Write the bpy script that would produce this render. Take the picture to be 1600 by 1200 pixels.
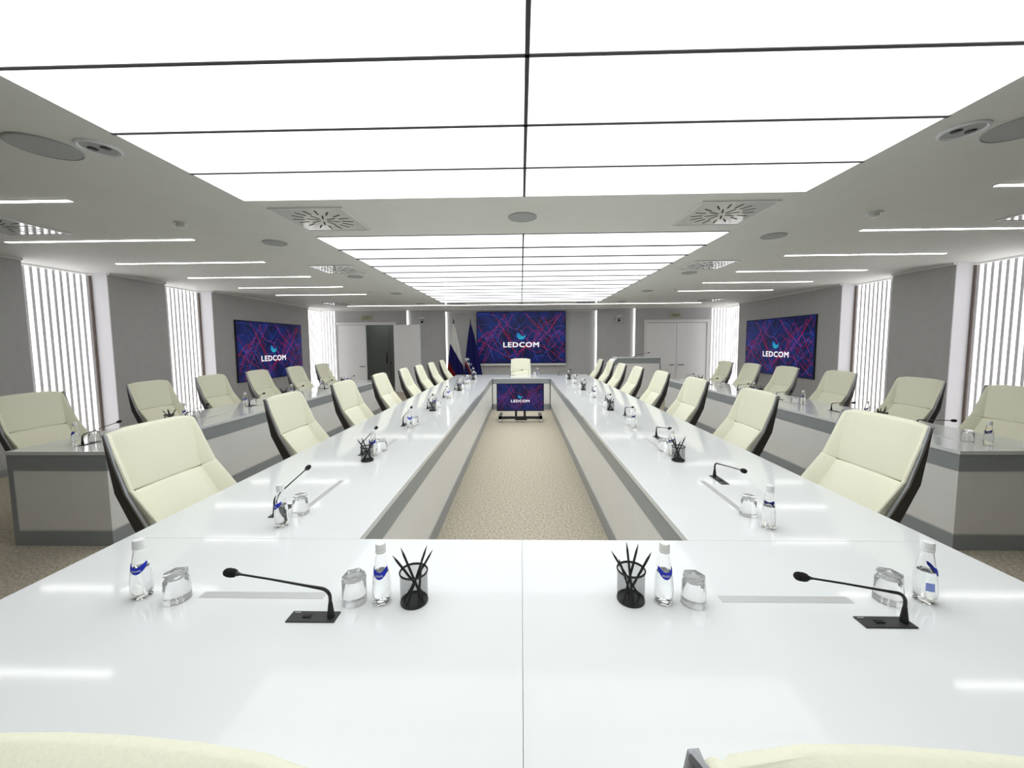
import bpy, math, random
from mathutils import Vector, Matrix

R = math.radians
sc = bpy.context.scene
for o in list(bpy.data.objects):
    bpy.data.objects.remove(o, do_unlink=True)
col = sc.collection

# ------------------------------------------------------------------ camera
cd = bpy.data.cameras.new('camera')
cd.sensor_fit = 'HORIZONTAL'; cd.sensor_width = 36.0
cd.lens = 600.0 / 1600.0 * 36.0
cd.shift_x = 0.0; cd.shift_y = -19.0 / 1600.0
cd.clip_start = 0.02; cd.clip_end = 100
cam = bpy.data.objects.new('camera', cd); col.objects.link(cam)
CAM_H = 1.55
_d = Vector(((814 - 800) / 600, -(536.5 - 581) / 600, 1)).normalized()      # room depth axis seen by the camera
_u = -Vector(((859 - 800) / 600, -(8480 - 581) / 600, 1)); _u = (_u - _u.dot(_d) * _d).normalized()
_x = _d.cross(_u)
if _x.x < 0: _x = -_x
cr = Vector((_x[0], _d[0], _u[0])); cu_ = Vector((_x[1], _d[1], _u[1])); cf = Vector((_x[2], _d[2], _u[2]))
mw = Matrix(((cr.x, cu_.x, -cf.x, 0), (cr.y, cu_.y, -cf.y, 0), (cr.z, cu_.z, -cf.z, CAM_H), (0, 0, 0, 1)))
cam.matrix_world = mw
sc.camera = cam

# ------------------------------------------------------------------ world, exposure, lamp strengths
w = bpy.data.worlds.new('world'); sc.world = w; w.use_nodes = True
w.node_tree.nodes['Background'].inputs[0].default_value = (0.5, 0.52, 0.55, 1)
w.node_tree.nodes['Background'].inputs[1].default_value = 0.3
vs = sc.view_settings
vs.view_transform = 'Standard'; vs.look = 'None'; vs.gamma = 1.0; vs.use_curve_mapping = False
vs.exposure = 0.0
E_PANEL = 2.05      # luminous ceiling fields
E_STRIP = 10.0      # linear ceiling lights
E_SLAT = 3.0        # glowing backs of the slat niches
E_COVE = 6.0        # hidden strips in the end wall
E_SCREEN = 1.0

CZ = 2.65           # ceiling height
TZ = 0.75           # table height
WX = 6.2            # pier faces of the side walls
NX = 6.52           # back of the niches
BY = 12.3           # end wall
RY = -3.2           # wall behind the camera

# ------------------------------------------------------------------ materials
def mat(name, color, rough=0.5, metal=0.0, spec=0.5, emit=None, estr=0.0, noise=None, bump=None, coat=0.0, trans=0.0, ior=1.45, obj_coords=True):
    m = bpy.data.materials.new(name); m.use_nodes = True
    nt = m.node_tree; b = nt.nodes['Principled BSDF']
    b.inputs['Base Color'].default_value = (*color, 1)
    b.inputs['Roughness'].default_value = rough
    b.inputs['Metallic'].default_value = metal
    b.inputs['Specular IOR Level'].default_value = spec
    b.inputs['Coat Weight'].default_value = coat
    b.inputs['Coat Roughness'].default_value = 0.03
    b.inputs['Transmission Weight'].default_value = trans
    b.inputs['IOR'].default_value = ior
    if emit:
        b.inputs['Emission Color'].default_value = (*emit, 1); b.inputs['Emission Strength'].default_value = estr
    if noise:                                   # (scale, amount) brightness grain, (sx,sy,sz) optional stretch
        tc = nt.nodes.new('ShaderNodeTexCoord'); mp = nt.nodes.new('ShaderNodeMapping')
        if len(noise) > 2: mp.inputs['Scale'].default_value = noise[2]
        nt.links.new(tc.outputs['Object'], mp.inputs['Vector'])
        n = nt.nodes.new('ShaderNodeTexNoise'); n.inputs['Scale'].default_value = noise[0]; n.inputs['Detail'].default_value = 4
        nt.links.new(mp.outputs['Vector'], n.inputs['Vector'])
        r = nt.nodes.new('ShaderNodeValToRGB')
        a = noise[1]
        r.color_ramp.elements[0].position = 0.3; r.color_ramp.elements[1].position = 0.7
        r.color_ramp.elements[0].color = (*[max(0, c * (1 - a)) for c in color], 1)
        r.color_ramp.elements[1].color = (*[min(1, c * (1 + a)) for c in color], 1)
        nt.links.new(n.outputs['Fac'], r.inputs['Fac']); nt.links.new(r.outputs['Color'], b.inputs['Base Color'])
        if bump:
            bp = nt.nodes.new('ShaderNodeBump'); bp.inputs['Strength'].default_value = bump; bp.inputs['Distance'].default_value = 0.004
            nt.links.new(n.outputs['Fac'], bp.inputs['Height']); nt.links.new(bp.outputs['Normal'], b.inputs['Normal'])
    return m

M = {}
M['white_gloss'] = mat('white_lacquer', (0.82, 0.84, 0.835), 0.07, spec=0.36, noise=(3, 0.01))
M['panel'] = mat('light_grey_panel', (0.88, 0.875, 0.85), 0.35, noise=(5, 0.015))
M['band'] = mat('grey_band', (0.335, 0.36, 0.37), 0.35, noise=(6, 0.03))
M['alu'] = mat('brushed_aluminium', (0.74, 0.75, 0.75), 0.35, metal=0.6, noise=(40, 0.04, (1, 12, 12)))
M['wall'] = mat('grey_wall_panel', (0.50, 0.50, 0.505), 0.55, noise=(9, 0.03))
M['white_wall'] = mat('white_return', (0.80, 0.80, 0.82), 0.5, noise=(6, 0.01))
M['ceil'] = mat('ceiling_paint', (0.74, 0.75, 0.715), 0.7, noise=(4, 0.015))
M['trim'] = mat('white_trim', (0.78, 0.78, 0.77), 0.4, noise=(6, 0.01))
M['door'] = mat('white_door', (0.86, 0.865, 0.865), 0.35, noise=(6, 0.01))
M['dark_door'] = mat('dark_grey_glass_door', (0.37, 0.40, 0.38), 0.25, noise=(4, 0.05))
M['black_metal'] = mat('black_metal', (0.012, 0.012, 0.013), 0.35, noise=(60, 0.1))
M['black'] = mat('matt_black', (0.012, 0.012, 0.013), 0.6, noise=(60, 0.1))
M['foam'] = mat('black_foam', (0.010, 0.010, 0.011), 0.95, noise=(300, 0.3), bump=0.4)
M['charcoal'] = mat('charcoal_plate', (0.035, 0.036, 0.038), 0.4, noise=(80, 0.1))
M['leather'] = mat('cream_leather', (0.86, 0.845, 0.665), 0.42, spec=0.4, noise=(160, 0.02), bump=0.12)
M['wood'] = mat('dark_wood_shell', (0.036, 0.031, 0.026), 0.45, noise=(22, 0.45, (6, 6, 0.8)))
M['rim'] = mat('grey_metal_rim', (0.34, 0.345, 0.355), 0.35, metal=0.3, noise=(20, 0.03))
M['chrome'] = mat('polished_steel', (0.6, 0.6, 0.62), 0.15, metal=1.0, noise=(20, 0.03))
M['speaker'] = mat('grey_grille', (0.40, 0.42, 0.41), 0.6, noise=(400, 0.12), bump=0.3)
M['plate'] = mat('glossy_white_plate', (0.66, 0.68, 0.66), 0.06, spec=0.6, noise=(6, 0.01))
M['glass'] = mat('clear_glass', (1, 1, 1), 0.0, trans=1.0, ior=1.28)
M['water'] = mat('water', (0.99, 1.0, 1.0), 0.0, trans=1.0, ior=1.33)
M['cap'] = mat('pale_cap', (0.87, 0.88, 0.87), 0.3, noise=(50, 0.05))
M['label_blue'] = mat('blue_print', (0.012, 0.03, 0.55), 0.4, noise=(50, 0.05))
M['label_pale'] = mat('pale_blue_print', (0.30, 0.38, 0.85), 0.4, noise=(50, 0.05))
M['white_print'] = mat('white_print', (0.8, 0.82, 0.85), 0.5, noise=(50, 0.02))
M['paper'] = mat('white_paper', (0.84, 0.85, 0.85), 0.7, noise=(90, 0.02))
M['frame_dark'] = mat('dark_joint', (0.05, 0.052, 0.055), 0.5, noise=(20, 0.05))
M['slat'] = mat('grey_white_slat', (0.84, 0.83, 0.85), 0.5, noise=(10, 0.02))
M['brown_edge'] = mat('brown_edge', (0.20, 0.15, 0.125), 0.5, noise=(15, 0.1))
M['grey_plastic'] = mat('white_camera_plastic', (0.7, 0.7, 0.7), 0.35, noise=(30, 0.02))
M['lum'] = mat('luminous_film', (0.06, 0.06, 0.06), 0.03, spec=0.6, emit=(0.955, 0.985, 1.0), estr=E_PANEL)
M['led'] = mat('led_diffuser', (0.9, 0.9, 0.9), 0.4, emit=(1.0, 0.985, 0.95), estr=E_STRIP)
M['slat_glow'] = mat('slat_backlight', (0.9, 0.9, 0.9), 0.5, emit=(1.0, 0.985, 1.0), estr=E_SLAT)
M['slat_glow_far'] = mat('slat_backlight_far', (0.9, 0.9, 0.9), 0.5, emit=(1.0, 0.985, 1.0), estr=E_SLAT * .66)
M['cove'] = mat('cove_led', (0.9, 0.9, 0.9), 0.4, emit=(1.0, 0.995, 1.0), estr=E_COVE)
M['exit_box'] = mat('pale_yellow_sign', (0.55, 0.56, 0.36), 0.4, noise=(20, 0.03))
M['exit_face'] = mat('dark_olive_face', (0.06, 0.065, 0.03), 0.5, noise=(20, 0.05))
M['exit_text'] = mat('sign_letters', (0.62, 0.62, 0.40), 0.5, noise=(20, 0.02))
M['screen_red'] = mat('screen_red', (0, 0, 0), 0.5, spec=0, emit=(0.50, 0.018, 0.05), estr=E_SCREEN)
M['screen_blue'] = mat('screen_blue', (0, 0, 0), 0.5, spec=0, emit=(0.04, 0.11, 0.52), estr=E_SCREEN)
M['screen_violet'] = mat('screen_violet', (0, 0, 0), 0.5, spec=0, emit=(0.04, 0.035, 0.2), estr=E_SCREEN)
M['screen_white'] = mat('screen_white', (0, 0, 0), 0.5, spec=0, emit=(0.95, 0.95, 0.97), estr=E_SCREEN)

def carpet():
    m = bpy.data.materials.new('beige_carpet'); m.use_nodes = True
    nt = m.node_tree; b = nt.nodes['Principled BSDF']; b.inputs['Roughness'].default_value = 0.95; b.inputs['Specular IOR Level'].default_value = 0.1
    tc = nt.nodes.new('ShaderNodeTexCoord')
    n = nt.nodes.new('ShaderNodeTexNoise'); n.inputs['Scale'].default_value = 55; n.inputs['Detail'].default_value = 6; n.inputs['Roughness'].default_value = 0.75
    nt.links.new(tc.outputs['Object'], n.inputs['Vector'])
    r = nt.nodes.new('ShaderNodeValToRGB'); e = r.color_ramp.elements
    e[0].position = 0.34; e[0].color = (0.28, 0.235, 0.17, 1); e[1].position = 0.66; e[1].color = (0.74, 0.68, 0.56, 1)
    k = e.new(0.5); k.color = (0.52, 0.465, 0.37, 1)
    nt.links.new(n.outputs['Fac'], r.inputs['Fac']); nt.links.new(r.outputs['Color'], b.inputs['Base Color'])
    bp = nt.nodes.new('ShaderNodeBump'); bp.inputs['Strength'].default_value = 0.5; bp.inputs['Distance'].default_value = 0.004
    nt.links.new(n.outputs['Fac'], bp.inputs['Height']); nt.links.new(bp.outputs['Normal'], b.inputs['Normal'])
    return m
M['carpet'] = carpet()

def screen_bg():
    m = bpy.data.materials.new('screen_picture'); m.use_nodes = True
    nt = m.node_tree; b = nt.nodes['Principled BSDF']
    b.inputs['Base Color'].default_value = (0.004, 0.004, 0.006, 1); b.inputs['Roughness'].default_value = 0.25; b.inputs['Specular IOR Level'].default_value = 0.3
    tc = nt.nodes.new('ShaderNodeTexCoord')
    n = nt.nodes.new('ShaderNodeTexNoise'); n.inputs['Scale'].default_value = 2.6; n.inputs['Detail'].default_value = 5
    nt.links.new(tc.outputs['Object'], n.inputs['Vector'])
    r = nt.nodes.new('ShaderNodeValToRGB'); e = r.color_ramp.elements
    e[0].position = 0.38; e[0].color = (0.003, 0.004, 0.032, 1); e[1].position = 0.8; e[1].color = (0.006, 0.018, 0.15, 1)
    nt.links.new(n.outputs['Fac'], r.inputs['Fac']); nt.links.new(r.outputs['Color'], b.inputs['Emission Color'])
    b.inputs['Emission Strength'].default_value = E_SCREEN
    return m
M['screen_bg'] = screen_bg()

def logo_mat():
    m = bpy.data.materials.new('logo_gradient'); m.use_nodes = True
    nt = m.node_tree; b = nt.nodes['Principled BSDF']; b.inputs['Base Color'].default_value = (0, 0, 0, 1); b.inputs['Specular IOR Level'].default_value = 0
    tc = nt.nodes.new('ShaderNodeTexCoord'); sp = nt.nodes.new('ShaderNodeSeparateXYZ'); nt.links.new(tc.outputs['Generated'], sp.inputs[0])
    r = nt.nodes.new('ShaderNodeValToRGB'); e = r.color_ramp.elements
    e[0].position = 0.0; e[0].color = (0.03, 0.42, 0.50, 1); e[1].position = 0.8; e[1].color = (0.02, 0.10, 0.45, 1)
    nt.links.new(sp.outputs['Z'], r.inputs['Fac']); nt.links.new(r.outputs['Color'], b.inputs['Emission Color'])
    b.inputs['Emission Strength'].default_value = E_SCREEN
    return m
M['logo'] = logo_mat()

# ------------------------------------------------------------------ mesh helpers
class MB:
    def __init__(s): s.v = []; s.f = []; s.mi = []
    def add(s, vs, fs, mi=0):
        o = len(s.v); s.v += [tuple(p) for p in vs]; s.f += [tuple(i + o for i in f) for f in fs]; s.mi += [mi] * len(fs); return s
    def box(s, x0, x1, y0, y1, z0, z1, mi=0):
        return s.add([(x0, y0, z0), (x1, y0, z0), (x1, y1, z0), (x0, y1, z0), (x0, y0, z1), (x1, y0, z1), (x1, y1, z1), (x0, y1, z1)],
                     [(0, 3, 2, 1), (4, 5, 6, 7), (0, 1, 5, 4), (1, 2, 6, 5), (2, 3, 7, 6), (3, 0, 4, 7)], mi)
    def lathe(s, prof, seg=24, cx=0, cy=0, mi=0, hexes=None):
        # prof: (r, z) list, closed where r == 0 ; hexes: per-row hexagon blend 0..1
        vs = []; fs = []; rows = []
        for k, (r, z) in enumerate(prof):
            if r < 1e-6: rows.append([len(vs)]); vs.append((cx, cy, z))
            else:
                row = []
                for i in range(seg):
                    a = 2 * math.pi * i / seg; rr = r
                    if hexes and hexes[k] > 0:
                        b = (a % (math.pi / 3)) - math.pi / 6
                        rr = r * (1 - hexes[k] + hexes[k] * math.cos(math.pi / 6) / math.cos(b))
                    row.append(len(vs)); vs.append((cx + rr * math.cos(a), cy + rr * math.sin(a), z))
                rows.append(row)
        for a, b in zip(rows, rows[1:]):
            if len(a) == 1 and len(b) == 1: continue
            for i in range(seg):
                j = (i + 1) % seg
                if len(a) == 1: fs.append((a[0], b[j], b[i]))
                elif len(b) == 1: fs.append((a[i], a[j], b[0]))
                else: fs.append((a[i], a[j], b[j], b[i]))
        return s.add(vs, fs, mi)
    def tube(s, pts, rad, seg=8, mi=0, caps=True):
        pts = [Vector(p) for p in pts]; n = len(pts)
        if not hasattr(rad, '__len__'): rad = [rad] * n
        vs = []; fs = []; up = None
        for i, p in enumerate(pts):
            t = (pts[min(i + 1, n - 1)] - pts[max(i - 1, 0)]).normalized()
            if up is None:
                up = Vector((0, 0, 1)) if abs(t.z) < 0.9 else Vector((1, 0, 0))
            a = t.cross(up).normalized(); up = a.cross(t).normalized()
            for k in range(seg):
                th = 2 * math.pi * k / seg
                vs.append(p + rad[i] * (math.cos(th) * a + math.sin(th) * up))
        for i in range(n - 1):
            for k in range(seg):
                j = (k + 1) % seg
                fs.append((i * seg + k, i * seg + j, (i + 1) * seg + j, (i + 1) * seg + k))
        if caps:
            fs.append(tuple(range(seg))[::-1]); fs.append(tuple((n - 1) * seg + k for k in range(seg)))
        return s.add(vs, fs, mi)
    def prism(s, poly, axis, a0, a1, mi=0):
        # poly of 2D points; axis 'x','y','z' extrusion
        def P(p, a): return {'x': (a, p[0], p[1]), 'y': (p[0], a, p[1]), 'z': (p[0], p[1], a)}[axis]
        n = len(poly)
        vs = [P(p, a0) for p in poly] + [P(p, a1) for p in poly]
        fs = [tuple(range(n))[::-1], tuple(range(n, 2 * n))] + [(i, (i + 1) % n, n + (i + 1) % n, n + i) for i in range(n)]
        return s.add(vs, fs, mi)
    def mesh(s, name, mats, smooth=None):
        me = bpy.data.meshes.new(name); me.from_pydata(s.v, [], s.f); me.update()
        if not isinstance(mats, (list, tuple)): mats = [mats]
        for m in mats: me.materials.append(M[m] if isinstance(m, str) else m)
        if len(mats) > 1:
            for p, i in zip(me.polygons, s.mi): p.material_index = i
        import bmesh
        bm = bmesh.new(); bm.from_mesh(me); bmesh.ops.recalc_face_normals(bm, faces=bm.faces); bm.to_mesh(me); bm.free()
        if smooth is not None:
            for p in me.polygons: p.use_smooth = True
            me.set_sharp_from_angle(angle=R(smooth))
        return me
    def build(s, name, mats, parent=None, smooth=None, **kw):
        return obj(name, s.mesh(name, mats, smooth), parent, **kw)

def obj(name, me, parent=None, loc=(0, 0, 0), rz=0.0, label=None, cat=None, group=None, kind=None):
    o = bpy.data.objects.new(name, me); col.objects.link(o)
    o.location = loc; o.rotation_euler = (0, 0, rz)
    if parent: o.parent = parent
    return tag(o, label, cat, group, kind)
def tag(o, label=None, cat=None, group=None, kind=None):
    if label: o['label'] = label
    if cat: o['category'] = cat
    if group: o['group'] = group
    if kind: o['kind'] = kind
    return o
def empty(name, loc=(0, 0, 0), rz=0.0, **kw):
    o = obj(name, None, None, loc, rz, **kw); o.empty_display_size = 0.05; return o
def copy_tree(o, parent=None):
    c = o.copy(); col.objects.link(c)
    if parent: c.parent = parent
    for ch in kids.get(o.name, []): kids.setdefault(c.name, []).append(copy_tree(ch, c))
    return c
kids = {}
def note_kids():
    kids.clear()
    for o in bpy.data.objects:
        if o.parent: kids.setdefault(o.parent.name, []).append(o)
def bevel(o, wdt, seg=2):
    m = o.modifiers.new('bevel', 'BEVEL'); m.width = wdt; m.segments = seg; m.limit_method = 'ANGLE'; m.angle_limit = R(40); return o
def text_mesh(body, size=1.0, offset=0.0, xs=1.0, space=1.0):
    cu = bpy.data.curves.new('txt', 'FONT'); cu.body = body; cu.size = size; cu.align_x = 'CENTER'; cu.align_y = 'CENTER'; cu.offset = offset; cu.space_character = space; cu.resolution_u = 3
    t = bpy.data.objects.new('txt', cu); col.objects.link(t)
    dg = bpy.context.evaluated_depsgraph_get(); dg.update()
    me = bpy.data.meshes.new_from_object(t.evaluated_get(dg))
    vs = [(v.co.x * xs, v.co.y) for v in me.vertices]; fs = [tuple(p.vertices) for p in me.polygons]
    bpy.data.objects.remove(t, do_unlink=True); bpy.data.meshes.remove(me); bpy.data.curves.remove(cu)
    return vs, fs
ORD = ['first', 'second', 'third', 'fourth', 'fifth', 'sixth', 'seventh', 'eighth', 'ninth', 'tenth']
def nth(i, n):      # i-th of n counted from the camera
    if i == 0: return 'nearest the camera'
    if i == n - 1: return 'farthest from the camera'
    return ORD[i] + ' from the camera'

# ------------------------------------------------------------------ room shell
MB().box(-NX - .3, NX + .3, RY - .3, BY + 2.2, -0.1, 0).build('floor', 'carpet', kind='structure')
ceil = MB().box(-NX - .3, NX + .3, RY - .3, BY + 2.2, CZ, CZ + .12).build('ceiling', 'ceil', kind='structure')
MB().box(-NX - .3, NX + .3, RY - .3, RY, 0, CZ).build('wall_front', 'wall', kind='structure')

PIERS = [(RY, 4.71), (5.71, 6.64), (7.66, 11.15)]
for side, sx in (('left', -1), ('right', 1)):
    a, b = sorted((sx * NX, sx * (NX + .3)))
    wl = MB().box(a, b, RY, BY, 0, CZ).build('wall_' + side, 'white_wall', kind='structure')
    for i, (y0, y1) in enumerate(PIERS):
        mb = MB(); a, b = sorted((sx * WX, sx * NX))
        c, d = sorted((sx * WX, sx * (WX + .012)))
        mb.box(*sorted((sx * (WX + .012), sx * NX)), y0, y1, 0, CZ, 0)          # white core and returns
        mb.box(c, d, y0 - .002, y1 + .002, 0, CZ, 1)                            # grey facing board
        mb.build('pier', ['white_wall', 'wall'], wl)
        MB().box(*sorted((sx * (WX - .03), sx * WX)), y0, y1, CZ - .03, CZ).build('trim_%d' % (i + 1 + (0 if sx < 0 else 3)), 'trim', kind='structure')
        MB().box(*sorted((sx * (WX - .012), sx * WX)), y0, y1, 0, .08).build('baseboard_' + side, 'band', kind='structure')
    # bright cornice over the niches
    for i, (y0, y1) in enumerate(((4.71, 5.71), (6.64, 7.66), (11.15, BY))):
        MB().box(*sorted((sx * (NX - .03), sx * NX)), y0, y1, CZ - .035, CZ).build('trim_%d' % (7 + i + (0 if sx < 0 else 3)), 'trim', kind='structure')

# end wall with a doorway on the left, two shallow recesses in the middle
DL0, DL1, DH = -5.93, -4.06, 2.17
wb = MB()
wb.box(-NX, DL0, BY, BY + .3, 0, CZ).box(DL0, DL1, BY, BY + .3, DH, CZ).box(DL1, -3.66, BY, BY + .3, 0, CZ)
wb.box(3.62, NX, BY, BY + .3, 0, CZ)
wb.box(-3.66, 3.62, BY, BY + .3, 2.625, CZ)
wb.box(-3.66, -2.43, BY + .10, BY + .3, 0, 2.625).box(2.43, 3.62, BY + .10, BY + .3, 0, 2.625)
wb.box(-2.43, 2.43, BY + .10, BY + .3, 2.585, 2.625)
wb.box(-2.43, 2.43, BY + .20, BY + .3, 0, 2.585)
wb.build('wall_back', 'wall', kind='structure')
MB().box(-NX, NX, BY - .02, BY, CZ - .03, CZ).build('trim_13', 'trim', kind='structure')
# little lobby behind the open door
MB().box(DL0 - .3, DL1 + .3, BY + 1.55, BY + 1.7, 0, CZ).box(DL0 - .45, DL0 - .3, BY + .3, BY + 1.7, 0, CZ).box(DL1 + .3, DL1 + .45, BY + .3, BY + 1.7, 0, CZ).build('wall_lobby', 'dark_door', kind='structure')
ld = empty('door_3', (-4.75, BY + 1.53, 0), kind='structure')
for s in (-1, 1):
    lf = MB().box(*sorted((s * .006, s * .85)), 0, .02, .01, 2.15).build('door_leaf', 'dark_door', ld)
MB().tube([(-.10, -.05, .85), (-.10, -.05, 1.25)], .016, 8).build('pull_handle', 'black_metal', ld)
MB().tube([(.05, -.03, .86), (.05, -.03, .9)], .02, 8).build('lock', 'black_metal', ld)

ll = empty('lobby_fill', (-5.0, BY + .95, CZ), label='added unseen fill light in the lobby behind the open door', cat='ceiling light')  # added lamp above the doorway's view, brightens the dark lobby
MB().box(-.25, .25, -.25, .25, -.02, 0).build('housing', 'trim', ll)
MB().box(-.23, .23, -.23, .23, -.024, -.02).build('diffuser', 'slat_glow', ll)
def handle(parent, x, y, z, s):
    MB().tube([(x, y, z), (x, y - .05, z), (x + s * .02, y - .055, z), (x + s * .15, y - .055, z)], .011, 8).build('door_handle', 'black_metal', parent, smooth=40)
# left double door: one leaf shut, the other swung flat towards the end wall
d1 = empty('door_1', (0, BY, 0), kind='structure')
MB().box(DL0 - .07, DL0, -.03, .02, 0, DH + .09).box(DL1, DL1 + .07, -.03, .02, 0, DH + .09).box(DL0, DL1, -.03, .02, DH, DH + .09).build('door_frame', 'trim', d1)
lf = MB().box(DL0 + .004, -4.99, -.005, .04, .01, DH - .004).build('door_leaf', 'door', d1)
handle(lf, -5.05, -.005, .84, -1)
hinge = obj('door_leaf', MB().box(0, .93, -.045, 0, .01, DH - .004).mesh('door_leaf', 'door'), d1, (DL1 + .01, -.04, 0), R(-14))
MB().box(.72, .87, -.07, -.045, .83, .85).build('door_handle', 'black_metal', hinge)
# right double door
d2 = empty('door_2', (0, BY, 0), kind='structure')
X0, X1 = 3.97, 5.85
MB().box(X0 - .08, X0, -.04, 0, 0, DH + .09).box(X1, X1 + .08, -.04, 0, 0, DH + .09).box(X0, X1, -.04, 0, DH, DH + .09).build('door_frame', 'trim', d2)
MB().box(X0, X1, -.004, 0, 0, DH).build('shadow_gap', 'frame_dark', d2)
for a, b, hx, s in ((X0 + .008, 4.905, 4.83, -1), (4.915, X1 - .008, 4.99, 1)):
    lf = MB().box(a, b, -.022, -.004, .01, DH - .01).build('door_leaf', 'door', d2); handle(lf, hx, -.02, .84, s)

# ------------------------------------------------------------------ luminous ceiling fields
def lum_field(name, y_lines, half, label, mw_, drop):
    y0, y1 = y_lines[0], y_lines[-1]
    root = empty(name, (0, y0, CZ), label=label, cat='ceiling light')
    MB().box(-half, half, 0, y1 - y0, -.008, 0).build('frame', 'frame_dark', root)
    for a, b in zip(y_lines, y_lines[1:]):
        for s in (-1, 1):
            x0, x1 = sorted((s * .009 + .03, s * (half - .008)))
            MB().box(x0, x1, a - y0 + .001, b - y0 - .001, -.013, -.008).build('light_panel', 'lum', root)
    for a in y_lines[1:-1]:
        MB().box(-half, half, a - y0 - mw_ / 2, a - y0 + mw_ / 2, -drop, -.008).build('mullion', 'frame_dark', root)
    MB().box(.03 - mw_ * .55, .03 + mw_ * .55, 0, y1 - y0, -drop, -.008).build('mullion', 'frame_dark', root)
lum_field('luminous_ceiling', [2.94 - .4675 * k for k in range(6, -1, -1)], 2.09, 'near large glowing white ceiling field above the front of the main table', .016, .017)
lum_field('luminous_ceiling', [3.96 + .475 * k for k in range(14)], 2.08, 'far glowing white ceiling field of narrow panels towards the end wall', .012, .027)

# ------------------------------------------------------------------ linear ceiling lights
def strip(x0, x1, y, wd, label, group=None):
    root = empty('linear_light', ((x0 + x1) / 2, y, CZ), label=label, cat='ceiling light', group=group)
    h = (x1 - x0) / 2
    MB().box(-h, h, -wd / 2, wd / 2, -.004, 0).build('housing', 'frame_dark', root)
    MB().box(-h + .006, h - .006, -wd / 2 + .004, wd / 2 - .004, -.007, -.004).build('diffuser', 'led', root)
SY = [2.9, 3.99, 5.09, 6.2, 7.32, 8.44]
for s, nm in ((-1, 'left'), (1, 'right')):
    for i, y in enumerate(SY):
        a, b = sorted((s * 3.38, s * 5.39))
        strip(a, b, y, .044, 'slim white linear light in the %s ceiling, %s' % (nm, nth(i, len(SY))), 'linear lights in the side ceilings')
strip(-4.95, 5.05, 10.98, .05, 'very long thin light line across the ceiling before the end wall')

# ------------------------------------------------------------------ slatted light niches
def slats(n, length, depth, loc, rz, label, brown, hw=.018, glow='slat_glow'):
    # local: x along the wall, front towards -y
    root = empty('slat_light', loc, rz, label=label, cat='wall light', group='backlit slat panels in the wall niches')
    MB().box(0, length, 0, .02, 0, CZ - .04).build('glowing_back', glow, root)
    me = MB().box(-hw, hw, -depth, 0, 0, CZ - .04).mesh('slat', 'slat')
    p = length / n
    for i in range(n):
        obj('slat', me, root, (p * (i + .5), 0, 0))
    if brown is not None:
        MB().box(brown - .008, brown + .008, -.035, 0, 0, CZ - .04).build('edge_strip', 'brown_edge', root)
for s, nm in ((-1, 'left'), (1, 'right')):
    for k, (y0, y1, d) in enumerate(((4.715, 5.705, 'nearest the camera'), (6.645, 7.655, 'between the two grey piers'))):
        L = y1 - y0
        if s < 0: slats(12, L, .018, (-NX + .04, y0, 0), R(90), 'glowing slat panel in the %s wall, %s' % (nm, d), L - .008)
        else: slats(12, L, .018, (NX - .04, y1, 0), R(-90), 'glowing slat panel in the %s wall, %s' % (nm, d), .008)
    if s < 0: slats(11, BY - 11.16 - .03, .012, (-NX + .04, 11.155, 0), R(90), 'glowing slat panel at the far end of the left side wall', None, .018, 'slat_glow_far')
    else: slats(11, BY - 11.16 - .03, .012, (NX - .04, BY - .03, 0), R(-90), 'glowing slat panel at the far end of the right side wall', None, .018, 'slat_glow_far')
slats(5, .46, .02, (-6.44, BY - .03, 0), 0, 'narrow glowing slat panel on the end wall beside the open door', None, .024, 'slat_glow_far')
slats(5, .46, .02, (6.0, BY - .03, 0), 0, 'narrow glowing slat panel on the end wall beside the closed door', None, .024, 'slat_glow_far')

# hidden strips around the recesses of the end wall
c1 = empty('cove_light', (0, BY, 0), label='bright thin light line framing the middle recess around the big screen', cat='wall light')
MB().box(-2.43, -2.412, .17, .2, .3, 2.585).build('light_line', 'cove', c1)
MB().box(2.412, 2.43, .17, .2, .3, 2.585).build('light_line', 'cove', c1)
MB().box(-2.43, 2.43, .175, .2, 2.57, 2.585).build('light_line', 'slat', c1)
c2 = empty('cove_light', (0, BY, 0), label='bright thin light line at the outer edges of the end wall recess', cat='wall light')
MB().box(-3.66, -3.642, .07, .1, .1, 2.625).build('light_line', 'cove', c2)
MB().box(3.602, 3.62, .07, .1, .1, 2.625).build('light_line', 'cove', c2)

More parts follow.
